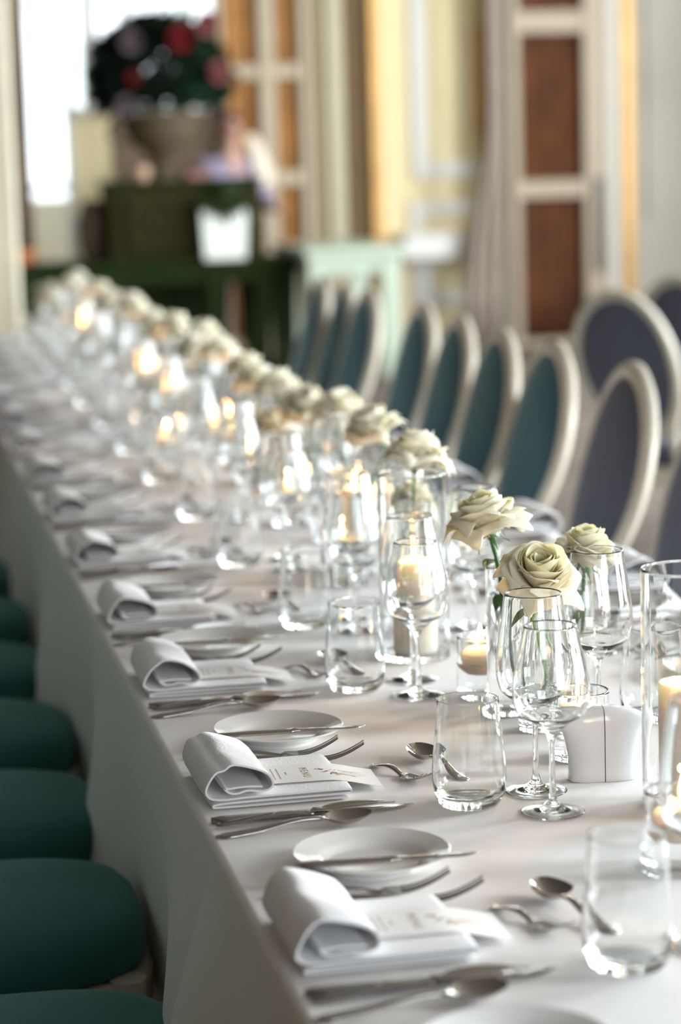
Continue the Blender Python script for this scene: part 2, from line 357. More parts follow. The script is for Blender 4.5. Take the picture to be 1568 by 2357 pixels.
# green chest standing on the console
x0, x1, z0, z1 = X(235, YT), X(585, YT), zt, Z(410, 412, YT)
o = link('chest', None, None, T()); tag(o, 'dark olive lacquered chest standing on the green console', 'chest')
link('body', B().bbox(x0, x1, YT-.25, YT+.2, z0, z1-.04, .015).mesh('body', M['olive'], False), o)
link('lid', B().bbox(x0-.02, x1+.02, YT-.27, YT+.22, z1-.04, z1, .012).mesh('lid', M['dkgreen'], False), o)
dz = (z1-.04-z0)
for k in range(2):
    a = x0+.12+(x1-x0-.2)*k*.5; dr = link('drawer', B().bbox(a, a+(x1-x0-.3)/2, YT-.27, YT-.25, z0+.06, z1-.1, .006).mesh('drawer', M['olive'], False), o)
    link('knob', B().lathe([(0, 0), (.014, .002), (.016, .012), (.01, .022), (0, .024)], 12).mesh('knob', M['brass']), dr, T(a+(x1-x0-.3)/4, YT-.27, (z0+z1)/2, rx=pi/2))
# pale square planter with dark leaves in front of the chest
x0, x1, z1 = X(458, YT-.33), X(566, YT-.33), Z(510, 470, YT-.33)
o = link('planter', None, None, T()); tag(o, 'white square planter with a dark drooping leaf at the chest corner', 'planter')
pb = B(); pb.rings([[(cx+sx*w2, YT-.31+sy*.05*k, z) for sx, sy in ((-1, -1), (1, -1), (1, 1), (-1, 1))] for z, k, w2, cx in ((zt, .85, (x1-x0)*.44, (x0+x1)/2), (z1, 1, (x1-x0)*.5, (x0+x1)/2))])
link('pot', pb.mesh('pot', M['planter'], False), o)
lb = B(); cx = (x0+x1)/2
for k in range(7):
    xx = x0+(x1-x0)*(.05+.15*k); hh = .06+.10*(1-abs(k-3)/3.5)
    lb.add([(xx-.045, YT-.37, z1+.03), (xx+.045, YT-.37, z1+.03), (xx+.01, YT-.385, z1+.02-hh), (xx, YT-.40, z1-.02)], [(0, 1, 3), (1, 2, 3), (2, 0, 3)])
lb.add([(x0+.0, YT-.25, z1+.12), (x1, YT-.25, z1+.12), (cx+.02, YT-.372, z1-.14), (cx, YT-.33, z1+.16)], [(0, 1, 3), (1, 2, 3), (2, 0, 3)])
link('drooping_leaf', lb.mesh('drooping_leaf', M['dkgreen'], False), o)
# pale objects left of the chest
def lathe_thing(name, prof, px, py, z, Y, m, label, cat, n=24):
    p = on_y(px, py, Y); o = link(name, B().lathe(prof, n).mesh(name, m), None, T(p[0], Y, z)); return tag(o, label, cat)
lathe_thing('bowl', [(0, 0), (.05, 0), (.06, .01), (.12, .07), (.125, .09), (.115, .09), (.05, .02), (0, .015)], 46, 560, zt, YT, M['orange'], 'orange glazed bowl at the left end of the green console', 'bowl')
lathe_thing('vase', [(0, 0), (.06, 0), (.09, .12), (.10, .26), (.07, .36), (.06, .40), (.05, .40), (.05, .3), (0, .28)], 212, 520, zt, YT, M['stone'], 'tan stoneware vase between window and olive chest', 'vase')
# urn with the big flower arrangement on the chest
ux = X(375, YT); uz = Z(410, 412, YT)
o = link('flower_urn', None, None, T(ux, YT, uz)); tag(o, 'tan stone urn standing on the olive chest, holding the big bouquet', 'urn')
up = [(0, 0), (.17, 0), (.17, .03), (.09, .06), (.06, .11), (.10, .16), (.20, .24), (.25, .33), (.26, .40), (.28, .42), (.28, .44), (.24, .44), (.2, .34), (0, .30)]
link('bowl', B().lathe(up, 28).mesh('bowl', M['stone']), o)
for s_ in (-1, 1):
    pts = catmull([(s_*.24, 0, .38), (s_*.33, 0, .36), (s_*.33, 0, .28), (s_*.21, 0, .24)], 5); link('handle', B().tube(pts, .014, 8).mesh('handle', M['stone']), o)
bo = link('bouquet', None, None, T(ux, YT, uz+.40)); tag(bo, 'big dark bouquet with red and pink blooms in the stone urn', 'flowers')
rb = random.Random(3); lb = [B(), B()]
for k in range(4200):
    th = rb.uniform(0, 2*pi); u = rb.uniform(-.55, 1); rr = rb.uniform(.5, 1)**.5
    p = Vector((.47*rr*sqrt(max(0, 1-u*u))*cos(th)+.0, .30*rr*sqrt(max(0, 1-u*u))*sin(th), .25+.42*rr*u*(1 if u > 0 else .85)))
    d = Vector((rb.uniform(-1, 1), rb.uniform(-1, 1), rb.uniform(-.6, 1))).normalized(); s_ = d.cross(Vector((rb.uniform(-1, 1), rb.uniform(-1, 1), .3))).normalized()
    L = rb.uniform(.05, .10); w = L*.28
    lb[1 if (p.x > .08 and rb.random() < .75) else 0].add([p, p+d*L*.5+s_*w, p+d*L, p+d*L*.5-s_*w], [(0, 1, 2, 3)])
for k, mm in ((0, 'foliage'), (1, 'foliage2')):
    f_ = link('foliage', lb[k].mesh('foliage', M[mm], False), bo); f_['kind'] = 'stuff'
def bloom_mesh(r, m, seed):
    rr = random.Random(seed); b = B()
    for l in range(5):
        n = 3+l; R = r*(.25+.75*l/4)
        for k in range(n):
            th = 2*pi*(k+.5*l)/n; pts = []
            for j in range(4):
                v = j/3
                for i in range(4):
                    u = (i/3-.5)*1.5
                    q = R*(sin(v*1.5)); a = th+u
                    pts.append((q*cos(a), q*sin(a), r*(.9*v-.35*l/4*v)+rr.uniform(-.03, .03)*r))
            b.add(pts, [(j*4+i, j*4+i+1, j*4+i+5, j*4+i+4) for j in range(3) for i in range(3)])
    return keep_normals(b, 'bloom', m)
blm = {c: bloom_mesh(.075, M[c], i) for i, c in enumerate(('red', 'pink', 'mauveb'))}
for px, py, c, s_ in ((415, 88, 'red', 1.1), (475, 55, 'pink', 1.1), (506, 165, 'pink', 1.0), (308, 180, 'red', .6), (300, 95, 'mauveb', 1.0), (290, 245, 'mauveb', .9)):
    p = on_y(px, py, YT-.28)
    me = blm.get(c) or blm.setdefault(c, bloom_mesh(.075, M[c], 9))
    link('bloom', me, bo, T(p[0]-ux, -.28, p[2]-uz-.40, rx=pi/2) @ Matrix.Scale(s_, 4))
# small things on the chest lid beside the urn
ztop = uz
def on_chest(px, dy=-.12): return X(px, YT+dy), YT+dy
x, y = on_chest(452); o = link('book', B().bbox(-.075, .075, -.055, .055, 0, .05, .006).mesh('book', M['rose_c'], False), None, T(x, y-.02, ztop)); tag(o, 'dusty pink book on the olive chest, left of the lilac one', 'book')
x, y = on_chest(512); o = link('book', B().bbox(-.08, .08, -.055, .055, 0, .06, .006).mesh('book', M['lilac'], False), None, T(x, y-.02, ztop)); tag(o, 'lilac book on the olive chest beside the pink one', 'book')
lathe_thing('pot', [(0, 0), (.05, 0), (.07, .05), (.06, .09), (.04, .10), (0, .10)], 323, 400, ztop, YT-.18, mat('tan_pot', (.45, .28, .18), .5, var=.1), 'small tan pot on the chest, left of the urn foot', 'pot')
# ---------------------------------------------------------------- person behind the chest
def skin_mesh(name, verts, edges, rad, m, parent=None, root=0, sub=2):
    me = bpy.data.meshes.new(name); me.from_pydata(verts, edges, []); me.materials.append(m)
    o = bpy.data.objects.new(name, me); COL.objects.link(o)
    if parent: o.parent = parent
    md = o.modifiers.new('skin', 'SKIN'); md.use_smooth_shade = True
    for i, r in enumerate(rad):
        r = r if isinstance(r, tuple) else (r, r); me.skin_vertices[0].data[i].radius = r
    me.skin_vertices[0].data[root].use_root = True
    sb = o.modifiers.new('sub', 'SUBSURF'); sb.levels = sb.render_levels = sub
    return o
px_, py_ = X(528, 16.9), 16.9
po = link('person', None, None, T(px_, py_, 0, rz=radians(15))); tag(po, 'person with auburn hair in lilac shirt and black waistcoat standing behind the olive chest', 'person')
V = [(0, 0, .95), (0, 0, 1.12), (0, -.02, 1.34), (0, -.03, 1.47), (0, -.04, 1.55), (0, -.06, 1.64), (0, -.05, 1.73)]
Rr = [(.15, .11), (.13, .095), (.15, .10), (.055, .055), (.055, .06), (.072, .088), (.06, .07)]
E = [(i, i+1) for i in range(6)]
for s_ in (-1, 1):
    n = len(V); V += [(s_*.19, -.02, 1.40), (s_*.25, -.06, 1.14), (s_*.20, -.28, 1.09), (s_*.18, -.37, 1.09)]
    Rr += [.055, .042, .034, .03]; E += [(2, n), (n, n+1), (n+1, n+2), (n+2, n+3)]
    w = n+3
    for k in range(5):
        q = len(V); a = (k-2)*.012; V += [(s_*.18+a, -.43-.01*(2-abs(k-2)), 1.085), (s_*.18+a*1.2, -.47-.012*(2-abs(k-2)), 1.075)]; Rr += [.009, .007]; E += [(w, q), (q, q+1)]
    n = len(V); V += [(s_*.10, 0, .88), (s_*.11, -.01, .50), (s_*.11, .02, .09), (s_*.11, -.10, .04)]; Rr += [.09, .06, .042, .035]; E += [(0, n), (n, n+1), (n+1, n+2), (n+2, n+3)]
skin_mesh('body', V, E, Rr, M['skin'], po)
sh = skin_mesh('shirt', [(0, 0, .98), (0, 0, 1.12), (0, -.02, 1.34), (0, -.03, 1.44)] + [(s_*.19, -.02, 1.40) for s_ in (-1, 1)] + [(s_*.25, -.06, 1.14) for s_ in (-1, 1)] + [(s_*.20, -.27, 1.09) for s_ in (-1, 1)], [(0, 1), (1, 2), (2, 3), (2, 4), (2, 5), (4, 6), (5, 7), (6, 8), (7, 9)], [(.165, .125), (.145, .11), (.165, .115), .065, .07, .07, .055, .055, .045, .045], M['lilac'], po)
skin_mesh('waistcoat', [(0, 0, .96), (0, 0, 1.12), (0, -.02, 1.33)], [(0, 1), (1, 2)], [(.18, .14), (.155, .125), (.16, .128)], M['black'], po)
skin_mesh('trousers', [(0, 0, .95)] + [(s_*.10, 0, .86) for s_ in (-1, 1)] + [(s_*.11, -.01, .5) for s_ in (-1, 1)] + [(s_*.11, .02, .12) for s_ in (-1, 1)], [(0, 1), (0, 2), (1, 3), (2, 4), (3, 5), (4, 6)], [(.165, .13), .105, .105, .078, .078, .062, .062], M['black'], po)
hb = B()
for j in range(9):
    ph = pi*j/8*.62
    hb.v += [(.088*sin(ph)*cos(t)*1.0, -.035+.105*sin(ph)*sin(t)+(.012 if sin(t) > 0 else .0), 1.655+.115*cos(ph)-(.05*sin(t) if sin(t) > 0 and j > 5 else 0)) for t in [2*pi*i/20 for i in range(20)]]
for j in range(8):
    for i in range(20):
        t = 2*pi*(i+.5)/20
        if j >= 4 and sin(t) < -.35: continue
        hb.f.append((j*20+i, j*20+(i+1) % 20, j*20+20+(i+1) % 20, j*20+20+i))
h_ = link('hair', keep_normals(hb, 'hair', M['hair']), po); md = h_.modifiers.new('t', 'SOLIDIFY'); md.thickness = .012
fb = B().lathe([(0, -.009), (.007, -.006), (.009, 0), (.007, .006), (0, .009)], 10)
for s_ in (-1, 1): link('eye', fb.mesh('eye', M['black']), po, T(s_*.028, -.138, 1.655))
link('nose', B().rings([[(x*.5, -.135, 1.665), (-x*.5, -.135, 1.665), (0, -.142, 1.668)] if j == 0 else [(x, -.135, 1.625), (-x, -.135, 1.625), (0, -.168, 1.628)] for j, x in ((0, .012), (1, .014))]).mesh('nose', M['skin']), po)
link('mouth', B().bbox(-.022, .022, -.139, -.128, 1.596, 1.604, .003).mesh('mouth', M['rose_c']), po)
for s_ in (-1, 1): link('ear', B().lathe([(0, -.004), (.018, -.003), (.022, .003), (0, .006)], 12).mesh('ear', M['skin']), po, T(s_*.082, -.05, 1.645, ry=pi/2))
# tall pale easel board right of the person
x, y = X(596, 16.40), 16.40
p0 = on_y(618, 425, y); p1 = on_y(578, 310, y)
o = link('folded_cloth', None, None, T(0, 0, 0)); tag(o, 'tall folded pale linen cloth leaning on a stand, right of the person', 'cloth')
cb = B(); dx = .055
cb.rings([[(p0[0]-dx, y, p0[2]), (p0[0]+dx*.8, y, p0[2]), (p0[0]+dx*.8, y+.05, p0[2]), (p0[0]-dx, y+.05, p0[2])], [(p0[0]-dx*1.2-.02, y-.01, p0[2]+.12), (p0[0]+dx*.7, y, p0[2]+.12), (p0[0]+dx*.7, y+.06, p0[2]+.12), (p0[0]-dx*1.1-.02, y+.06, p0[2]+.12)], [(p1[0]-dx*.7, y, p1[2]), (p1[0]+dx*.6, y, p1[2]), (p1[0]+dx*.5, y+.04, p1[2]), (p1[0]-dx*.7, y+.04, p1[2])]])
link('linen', cb.mesh('linen', M['peach'], True), o)
link('stand', B().tube([(p0[0]-.02, y+.07, 0), (p1[0]-.02, y+.07, p1[2]-.03)], .012, 8).mesh('stand', M['brass']), o)
link('base', B().lathe([(0, 0), (.085, 0), (.085, .015), (.03, .03), (0, .03)], 20).mesh('base', M['brass']), o, T(p0[0]-.02, y+.07, 0))

# ================================================================ CHAIRS (oval-back, painted frame)
def superell(w, d, n, e=3.2, N=28):
    out = []
    for i in range(N):
        t = 2*pi*i/N; c_, s_ = cos(t), sin(t)
        out.append((w*abs(c_)**(2/e)*(1 if c_ >= 0 else -1), d*abs(s_)**(2/e)*(1 if s_ >= 0 else -1)))
    return out
def chair_parts(vel):
    SH = .46; parts = []
    # local: front is +X, back is -X
    b = B(); R = []
    for z, k in ((SH-.075, .93), (SH-.065, .985), (SH-.04, 1.0), (SH-.018, .985), (SH-.004, .93), (SH+.006, .8), (SH+.014, .55), (SH+.018, .25)):
        R.append([(x*k, y*k, z) for x, y in superell(.235, .225, 0)])
    b.rings(R); parts.append(P('seat', b.mesh('seat', vel)))
    b = B(); b.rings([[(x*k, y*k, z) for x, y in superell(.245, .232, 0)] for z, k in ((SH-.14, .94), (SH-.13, .99), (SH-.085, 1.0), (SH-.075, .97))]); parts.append(P('apron', b.mesh('apron', M['frame'])))
    lm = B().lathe([(0, 0), (.010, 0), (.013, .02), (.012, .05), (.020, .29), (.023, .31), (.016, .315), (.016, .325), (.024, .33), (.026, .39), (0, .39)], 14).mesh('leg', M['frame'])
    for sx in (-1, 1):
        for sy in (-1, 1): parts.append(P('leg', lm, T(.195*sx, .185*sy, 0)))
    # oval back, reclined
    tilt = .28; cz = .742; a, c_ = .225, .248
    def bp(y, z, off): # point on the back plane
        return (-.225-(z-.44)*tilt-off-.0*abs(y), y, z)
    b = B(); N = 40; R = []
    for i in range(N+1):
        t = 2*pi*i/N; ring = []
        for q in range(10):
            al = 2*pi*q/10; rr = .021*cos(al); oo = .019*sin(al)
            ring.append(bp((a+rr)*cos(t), cz+(c_+rr)*sin(t), oo-.035*cos(t)**2*-1*.6))
        R.append(ring)
    b.rings(R, False, False); parts.append(P('back_frame', b.mesh('back_frame', M['frame'])))
    b = B(); R = []
    for off, k in ((-.004, .97), (-.016, .9), (-.024, .6), (-.026, .2)):
        R.append([bp((a)*k*cos(2*pi*i/32), cz+c_*k*sin(2*pi*i/32), off+.021*cos(2*pi*i/32)**2*k) for i in range(32)])
    b.rings(R, False, True)
    R = [[bp(a*k*cos(2*pi*i/32), cz+c_*k*sin(2*pi*i/32), off+.021*cos(2*pi*i/32)**2*k) for i in range(32)] for off, k in ((.004, .97), (.014, .9), (.02, .4))]
    b.rings(R, False, True); parts.append(P('backrest', b.mesh('backrest', vel)))
    for s_ in (-1, 1):
        b = B(); b.tube([(-.225, s_*.15, .36), (-.235, s_*.145, .44), (-.245, s_*.14, .50), (-.262, s_*.155, .56)], [.020, .019, .017, .018], 8); parts.append(P('back_post', b.mesh('back_post', M['frame'])))
    return parts
ch_teal, ch_slate, ch_petrol = chair_parts(M['velvet']), chair_parts(M['velvet2']), chair_parts(M['velvet3'])
NTH = ['nearest', 'second', 'third', 'fourth', 'fifth', 'sixth', 'seventh', 'eighth', 'ninth', 'tenth', 'eleventh', 'twelfth', 'thirteenth', 'fourteenth']
for i in range(7):
    y = [2.78, 3.38, 3.93, 4.50, 5.08, 5.66, 6.24, 6.82, 7.40, 7.98][i]
    if i == 0: nm = 'nearest, cut off by the lower edge'
    else: nm = NTH[i]+' in the row from the camera'
    spawn('dining_chair', ch_teal, T(.118, y+.035, 0, rz=random.uniform(-.02, .02)), 'teal dining chair on the left side, '+nm, 'chair', 'dining chairs along the left side')
RC = [(4.76, 'slate'), (5.36, 'slate'), (6.03, 'petrol'), (6.50, 'petrol'), (7.05, 'petrol'), (7.65, 'petrol'), (8.50, 'petrol'), (8.97, 'petrol'), (9.42, 'petrol')]
for i, (y, c) in enumerate(RC):
    x = [1.38, 1.365, 1.375, 1.36, 1.38, 1.41, 1.41, 1.42, 1.41][i]
    pr = ch_slate if c == 'slate' else ch_petrol
    cn = 'slate blue' if c == 'slate' else 'petrol blue'
    spawn('dining_chair', pr, T(x, y, 0, rz=pi+random.uniform(-.03, .03)), '%s oval-back dining chair, %s along the right side of the table' % (cn, NTH[i]), 'chair', 'dining chairs along the right side')
spawn('dining_chair', ch_slate, T(2.86, 8.10, 0, rz=.50), 'slate blue oval-back chair facing away from the table, in front of the glazed door', 'chair', 'spare chairs by the wall')
spawn('dining_chair', ch_slate, T(3.32, 8.75, 0, rz=.45), 'slate blue oval-back chair facing away from the table, furthest right', 'chair', 'spare chairs by the wall')

# ================================================================ TABLE AND CLOTHS
YE = 10.6
tb = link('banquet_table', None, None, T()); tag(tb, 'long banquet table hidden under the white cloths', 'table')
link('tabletop', B().box(XL+.03, XR-.03, .62, YE-.03, TZ-.045, TZ-.012).mesh('tabletop', M['wood'], False), tb)
for y in (.8, 3.2, 5.6, 8.0, 10.3):
    for x in (XL+.12, XR-.12): link('leg', B().box(x-.025, x+.025, y-.025, y+.025, 0, TZ-.045).mesh('leg', M['wood'], False), tb)
def cloth(name, y0, y1, lift, label, flare_end=None, endcap=False):
    r = .010; xs = []                    # cross-section from left hem to right hem
    drop = .66; n = 22
    sec = [('L', drop*(1-i/n)) for i in range(n)]
    arcs = [('A', pi-(pi/2)*i/4) for i in range(5)]
    top = [('T', i/10) for i in range(1, 10)]
    arcs2 = [('C', pi/2*(1-i/4)) for i in range(5)]
    sec2 = [('R', drop*(i/n)) for i in range(1, n+1)]
    S_ = sec+arcs+top+arcs2+sec2
    ny = int((y1-y0)/.03); V = []; Fc = []
    for j in range(ny+1):
        y = y0+(y1-y0)*j/ny
        for k, t in S_:
            if k in 'LR':
                a = smooth(t/.5)*.05
                sgn = -1 if k == 'L' else 1
                ph = 0 if k == 'L' else 1.7
                w = a*(sin(y*5.3+ph+.8*sin(y*1.7))+.5*sin(y*11.7+ph*2)) + .010*smooth(t/.3)*noise.noise(Vector((y*2.2, t*3, ph)))
                out = .012+w*.75+.018*t
                if flare_end is not None:
                    e = smooth((y-(flare_end-.20))/.20); out = out*(1-.6*e)+e*.26*t
                x = (XL if k == 'L' else XR)+sgn*(out-.012)
                V.append((x, y + (.0), TZ-r+lift-t))
            elif k == 'A': V.append((XL+r+r*cos(t)-lift*.5, y, TZ-r+(r+lift)*sin(t)))
            elif k == 'C': V.append((XR-r+r*cos(t)+lift*.5, y, TZ-r+(r+lift)*sin(t)))
            else:
                x = XL+r+(XR-XL-2*r)*t
                V.append((x, y, TZ+lift))
    m_ = len(S_)
    for j in range(ny):
        for i in range(m_-1): q = j*m_+i; Fc.append((q, q+m_, q+m_+1, q+1))
    b = B().add(V, Fc)
    if endcap:                            # cloth hanging over the far end
        o_ = len(b.v); k0 = [v for v in V[-m_:]]; cols = 40; VV = []
        for i in range(cols+1):
            for j in range(14):
                t = drop*j/13; x = XL+(XR-XL)*i/cols
                VV.append((x, y1+.004+.02*smooth(t/.4)*(1+sin(x*22)), TZ+lift-t))
        b.add(VV, [(i*14+j, i*14+j+1, (i+1)*14+j+1, (i+1)*14+j) for i in range(cols) for j in range(13)])
    me = keep_normals(b, name, M['cloth']); o = link(name, me); return tag(o, label, 'tablecloth', 'white tablecloths')
cloth('tablecloth', 2.46, YE, 0, 'white tablecloth covering the far length of the long table', endcap=True)
cloth('tablecloth', .6, 2.655, .0009, 'white tablecloth on the near end, its edge flaring over the far cloth', flare_end=2.655)

# ================================================================ TABLEWARE
def loft_flat(stations, ny=8):
    """stations: x, y-centre, half width, z of centre line, camber (edge lift), thickness"""
    R = []
    for x, yc, w, z, cam, th in stations:
        ring = []
        for i in range(ny+1):
            t = -1+2*i/ny; e = max(0, 1-t**4)**.5 if abs(t) < 1 else 0
            ring.append((x, yc+w*t, z+cam*t*t+th*.5*(.25+.75*e)))
        for i in range(ny, -1, -1):
            t = -1+2*i/ny; e = max(0, 1-t**4)**.5 if abs(t) < 1 else 0
            ring.append((x, yc+w*t, z+cam*t*t-th*.5*(.25+.75*e)))
        R.append(ring)
    return R
def handle(L, w=.0085, th=.0028, arch=.010):      # handle lying from x=0 (end) to L (neck)
    out = []
    for i in range(15):
        t = i/14; x = L*t
        hw = w*(min(1, (t/.05)**.5) if t < .05 else 1)*(1-.62*smooth((t-.1)/.85))+.0006
        z = .0022+arch*sin(pi*min(1, t*1.02))*t**.7
        out.append((x, 0, max(.0012, hw), z, -.0006, th*(1+.35*t)))
    return out
def spoon_mesh(L=.195, bl=.062, bw=.0205, depth=.009):
    hl = L-bl; st = handle(hl, arch=.006); st = [(a, b_, c_, z+depth*.95*smooth((a/hl-.35)/.65), e, f) for a, b_, c_, z, e, f in st]
    for i in range(1, 25):
        t = i/24; w = bw*max(0, sin(pi*min(1, t*.985)**.86))**(1.25-.75*smooth(t/.55)) if t < 1 else .0015
        w = max(.0030 if t < .2 else .0015, w); d = depth*max(0, sin(pi*min(1, t*.98)))**(1.1-.3*t)
        st.append((hl+bl*t, 0, w, .0020+depth*(1+.25*t*t)-d, d, .0014))
    # centre line dips: shift centre down so that the edge stays level
    st2 = []
    for s_ in st:
        x, yc, w, z, cam_, th = s_
        st2.append(s_)
    return B().rings(loft_flat(st2, 10)).mesh('spoon', M['steel'], angle=60)
def fork_mesh(L=.20, w=.0125, tl=.052, up=.020, n=4):
    b = B(); hl = L-.075
    st = handle(hl)
    for x, ww, z in ((hl+.006, .005, .0045), (hl+.012, .009, .0035), (hl+.018, w*.95, .0028), (hl+.023, w, .0026)):
        st.append((x, 0, ww, z, .0012, .0022))
    b.rings(loft_flat(st, 8))
    x0 = hl+.0225; tw = w*2/(n+(n-1)*.55)
    for k in range(n):
        yc = -w+tw/2+k*tw*1.55; st = []
        for i in range(8):
            t = i/7; st.append((x0+tl*t, yc*(1-.04*t), tw*.5*(1-.45*t), .0028+up*t**1.7+.0012*(yc/w)**2, 0, .0021*(1-.4*t)))
        b.rings(loft_flat(st, 4))
    return b.mesh('fork', M['steel'], angle=60)
def knife_mesh(L=.235, thick=.0075, bladew=.0095, fish=False):
    b = B(); hl = L*(.50 if not fish else .52); st = []
    for i in range(12):
        t = i/11; w = (.0088-.0022*t)*(min(1, (t/.06)**.5) if t < .06 else 1)+.0008
        arch = .006*sin(pi*t)*t if fish else 0
        st.append((hl*t, 0, w, (thick*(.5) if not fish else .0022)+arch, 0, thick*(1-.25*t) if not fish else .003))
    if not fish:
        st += [(hl+.004, 0, .0062, .0036, 0, .0058), (hl+.010, 0, .0050, .0036, 0, .0040), (hl+.016, 0, .0058, .0036, 0, .0024)]
        n = 14
        for i in range(1, n+1):
            t = i/n; w = bladew*(1 if t < .7 else max(.04, 1-((t-.7)/.3)**2))*.92
            st.append((hl+.016+(L-hl-.016)*t, (bladew-w)*.9, w, .0036-.0015*t, 0, .0014))
    else:
        st += [(hl+.006, 0, .0042, .006, 0, .003), (hl+.012, .001, .006, .005, 0, .0022)]
        n = 16
        for i in range(1, n+1):
            t = i/n; w = max(.0016, .0140*max(0, sin(pi*t**.72))**.8)
            st.append((hl+.012+(L-hl-.012)*t, .004*sin(pi*t)-.007*t*t*t, max(.001, w), .0045-.002*t, .0006, .0016))
    b.rings(loft_flat(st, 6)); return b.mesh('knife', M['steel'], angle=50)
steel = dict(spoon=spoon_mesh(.185, .060, .0235, .010), dspoon=spoon_mesh(.175, .060, .0215, .012), fork=fork_mesh(.215), fork2=fork_mesh(.195), dfork=fork_mesh(.140, .0115, .036, .013),
             knife=knife_mesh(.245), bknife=knife_mesh(.20, .0062, .0078), fish=knife_mesh(.215, fish=True))
# side plate, diameter .178
pl = B().lathe([(0, .0065), (.050, .0062), (.054, .0075), (.060, .0125), (.066, .0155), (.086, .0205), (.0893, .0218), (.0905, .0212), (.0900, .0198), (.080, .0165), (.062, .0095), (.053, .0035), (.0525, 0), (.0500, 0), (.0495, .0028), (0, .0035)], 56).mesh('side_plate', M['porcelain'])
# napkin ribbon: folded stack with its end rolled back on top
def napkin_mesh(seed):
    rr = random.Random(seed)
    j = lambda s: rr.uniform(-s, s)
    L = .172; t = .0042
    path = [(L-.002, .0028), (.10, .0028), (.02, .0030), (.006, .0045), (.020, .0075), (.10, .0078), (L-.004, .0078), (L+.002, .0102), (L-.006, .0128), (.10, .0128),
            (.045, .0128), (.020, .0120), (.003, .0150), (-.002, .024+j(.002)), (.008, .041+j(.003)), (.019, .0515+j(.003)), (.030, .0545), (.052, .0495+j(.002)), (.072, .0385), (.0785, .0285), (.076, .0220), (.066, .0190), (.048, .0205+j(.001)), (.036, .0185), (.026, .0200), (.019, .0270), (.024, .0250), (.045, .0260), (.066, .0248)]
    pts = catmull([(x, 0, z) for x, z in path], 4); n = len(pts); b = B(); ny = 9; Wd = .172; R = []
    for q in range(ny+1):
        y = Wd*(q/ny-.5); row = []; sk = .006*sin(q*.9+seed)
        for i, p in enumerate(pts):
            a = pts[max(0, i-1)]; c = pts[min(n-1, i+1)]; tt = (c-a).normalized(); nn = Vector((-tt.z, 0, tt.x))
            hfac = smooth((p.z-.018)/.03); w_ = Vector((0, 0, .0012*sin(i*.35+q*1.3+seed)*hfac))
            th = t*(.55 if q in (0, ny) else 1)*.5
            dx = -.0035*hfac*(q/ny) + sk*.3*hfac
            row.append((p+nn*th+w_+Vector((dx, 0, 0)), p-nn*th+w_+Vector((dx, 0, 0)), y))
        R.append(row)
    rings = []
    for row in R:
        ring = [Vector((a.x, y, max(.0003, a.z))) for a, c, y in row]+[Vector((c.x, y, max(.0003, c.z))) for a, c, y in reversed(row)]
        rings.append(ring)
    N = len(rings[0]); b.rings(rings, False, False)
    for e, base in ((0, 0), (ny, ny*N)):
        for i in range(n-1):
            q = (base+i, base+i+1, base+N-2-i, base+N-1-i); b.f.append(q if e == 0 else q[::-1])
    return b.mesh('napkin', M['napkin'], angle=70)
naps = [napkin_mesh(s_) for s_ in (1, 2, 3)]
# menu card, .075 x .215, lying on the napkin stack and bending down to the cloth
def card_z(x): return (.0168 if x < .115 else .0168-(.0140)*smooth((x-.115)/.085))+.0005+.0002
def card_mesh():
    b = B(); R = []
    for i in range(17):
        t = i/16; x = -.01+.195*t; z = card_z(x)-.0007
        R.append([(x, -.041, z), (x, .041, z), (x, .041, z+.0005), (x, -.041, z+.0005)])
    return b.rings(R).mesh('card', M['card'])
card = card_mesh()
def text_mesh(txt, size, m, x, y0):
    cu = bpy.data.curves.new('t', 'FONT'); cu.body = txt; cu.size = size; cu.align_x = 'CENTER'; cu.space_character = 1.45; cu.extrude = 0; cu.resolution_u = 2
    ob = bpy.data.objects.new('t', cu); COL.objects.link(ob); dg = bpy.context.evaluated_depsgraph_get(); me = bpy.data.meshes.new_from_object(ob.evaluated_get(dg)); bpy.data.objects.remove(ob)
    for v in me.vertices:                     # reading direction -Y, letter tops towards +X
        X_, Y_ = x+v.co.y, y0-v.co.x; v.co = (X_, Y_, card_z(X_))
    me.materials.clear(); me.materials.append(m); return me
def strokes_mesh(name, lines, m, w=.0006):
    b = B()
    for pts, ww in lines:
        for k in range(len(pts)-1):
            a = Vector((*pts[k], 0)); c = Vector((*pts[k+1], 0)); d = (c-a).normalized(); s_ = Vector((-d.y, d.x, 0))*ww*.5
            q = [a+s_, c+s_, c-s_, a-s_]; b.add([(p.x, p.y, card_z(p.x)) for p in q], [(0, 1, 2, 3)])
    return keep_normals(b, name, m, False)
rl = random.Random(5); L_ = []
def textlines(xs, wd, w=.0013):
    out = []
    for x in xs:
        y = wd/2
        while y > -wd/2:
            l = rl.uniform(.002, .006); out.append(([(x, y), (x, max(-wd/2, y-l))], w)); y -= l+.0012
    return out
small = strokes_mesh('small_print', textlines([.056, .063], .050)+textlines([.072], .012, .0016)+textlines([.046], .026, .0016)+textlines([.039, .032], .05), M['inkgrey'])
title = text_mesh('MENU', .0135, M['ink'], .0915, 0.0)
em = []
def leafy(cx, cy, ang, L, w=.0007):
    return [((cx+L*cos(ang)*t, cy+L*sin(ang)*t)) for t in (0, .5, 1)]
for a in (-.42, -.25, -.1, .05, .2): em.append((leafy(.121, .002, a, .052-.03*abs(a)), .0006))
for k in range(10):
    s_ = k/9; cx, cy = .119+.014*s_, .006-.018*s_+.006*sin(k*2.1); a = 2.2+k*.5
    em.append((leafy(cx, cy, a, .0065), .0018))
for k in range(9): 
    t0, t1 = 2*pi*k/8, 2*pi*(k+1)/8; em.append(([(.113+.0032*cos(t0), .012+.0032*sin(t0)), (.113+.0032*cos(t1), .012+.0032*sin(t1))], .0009))
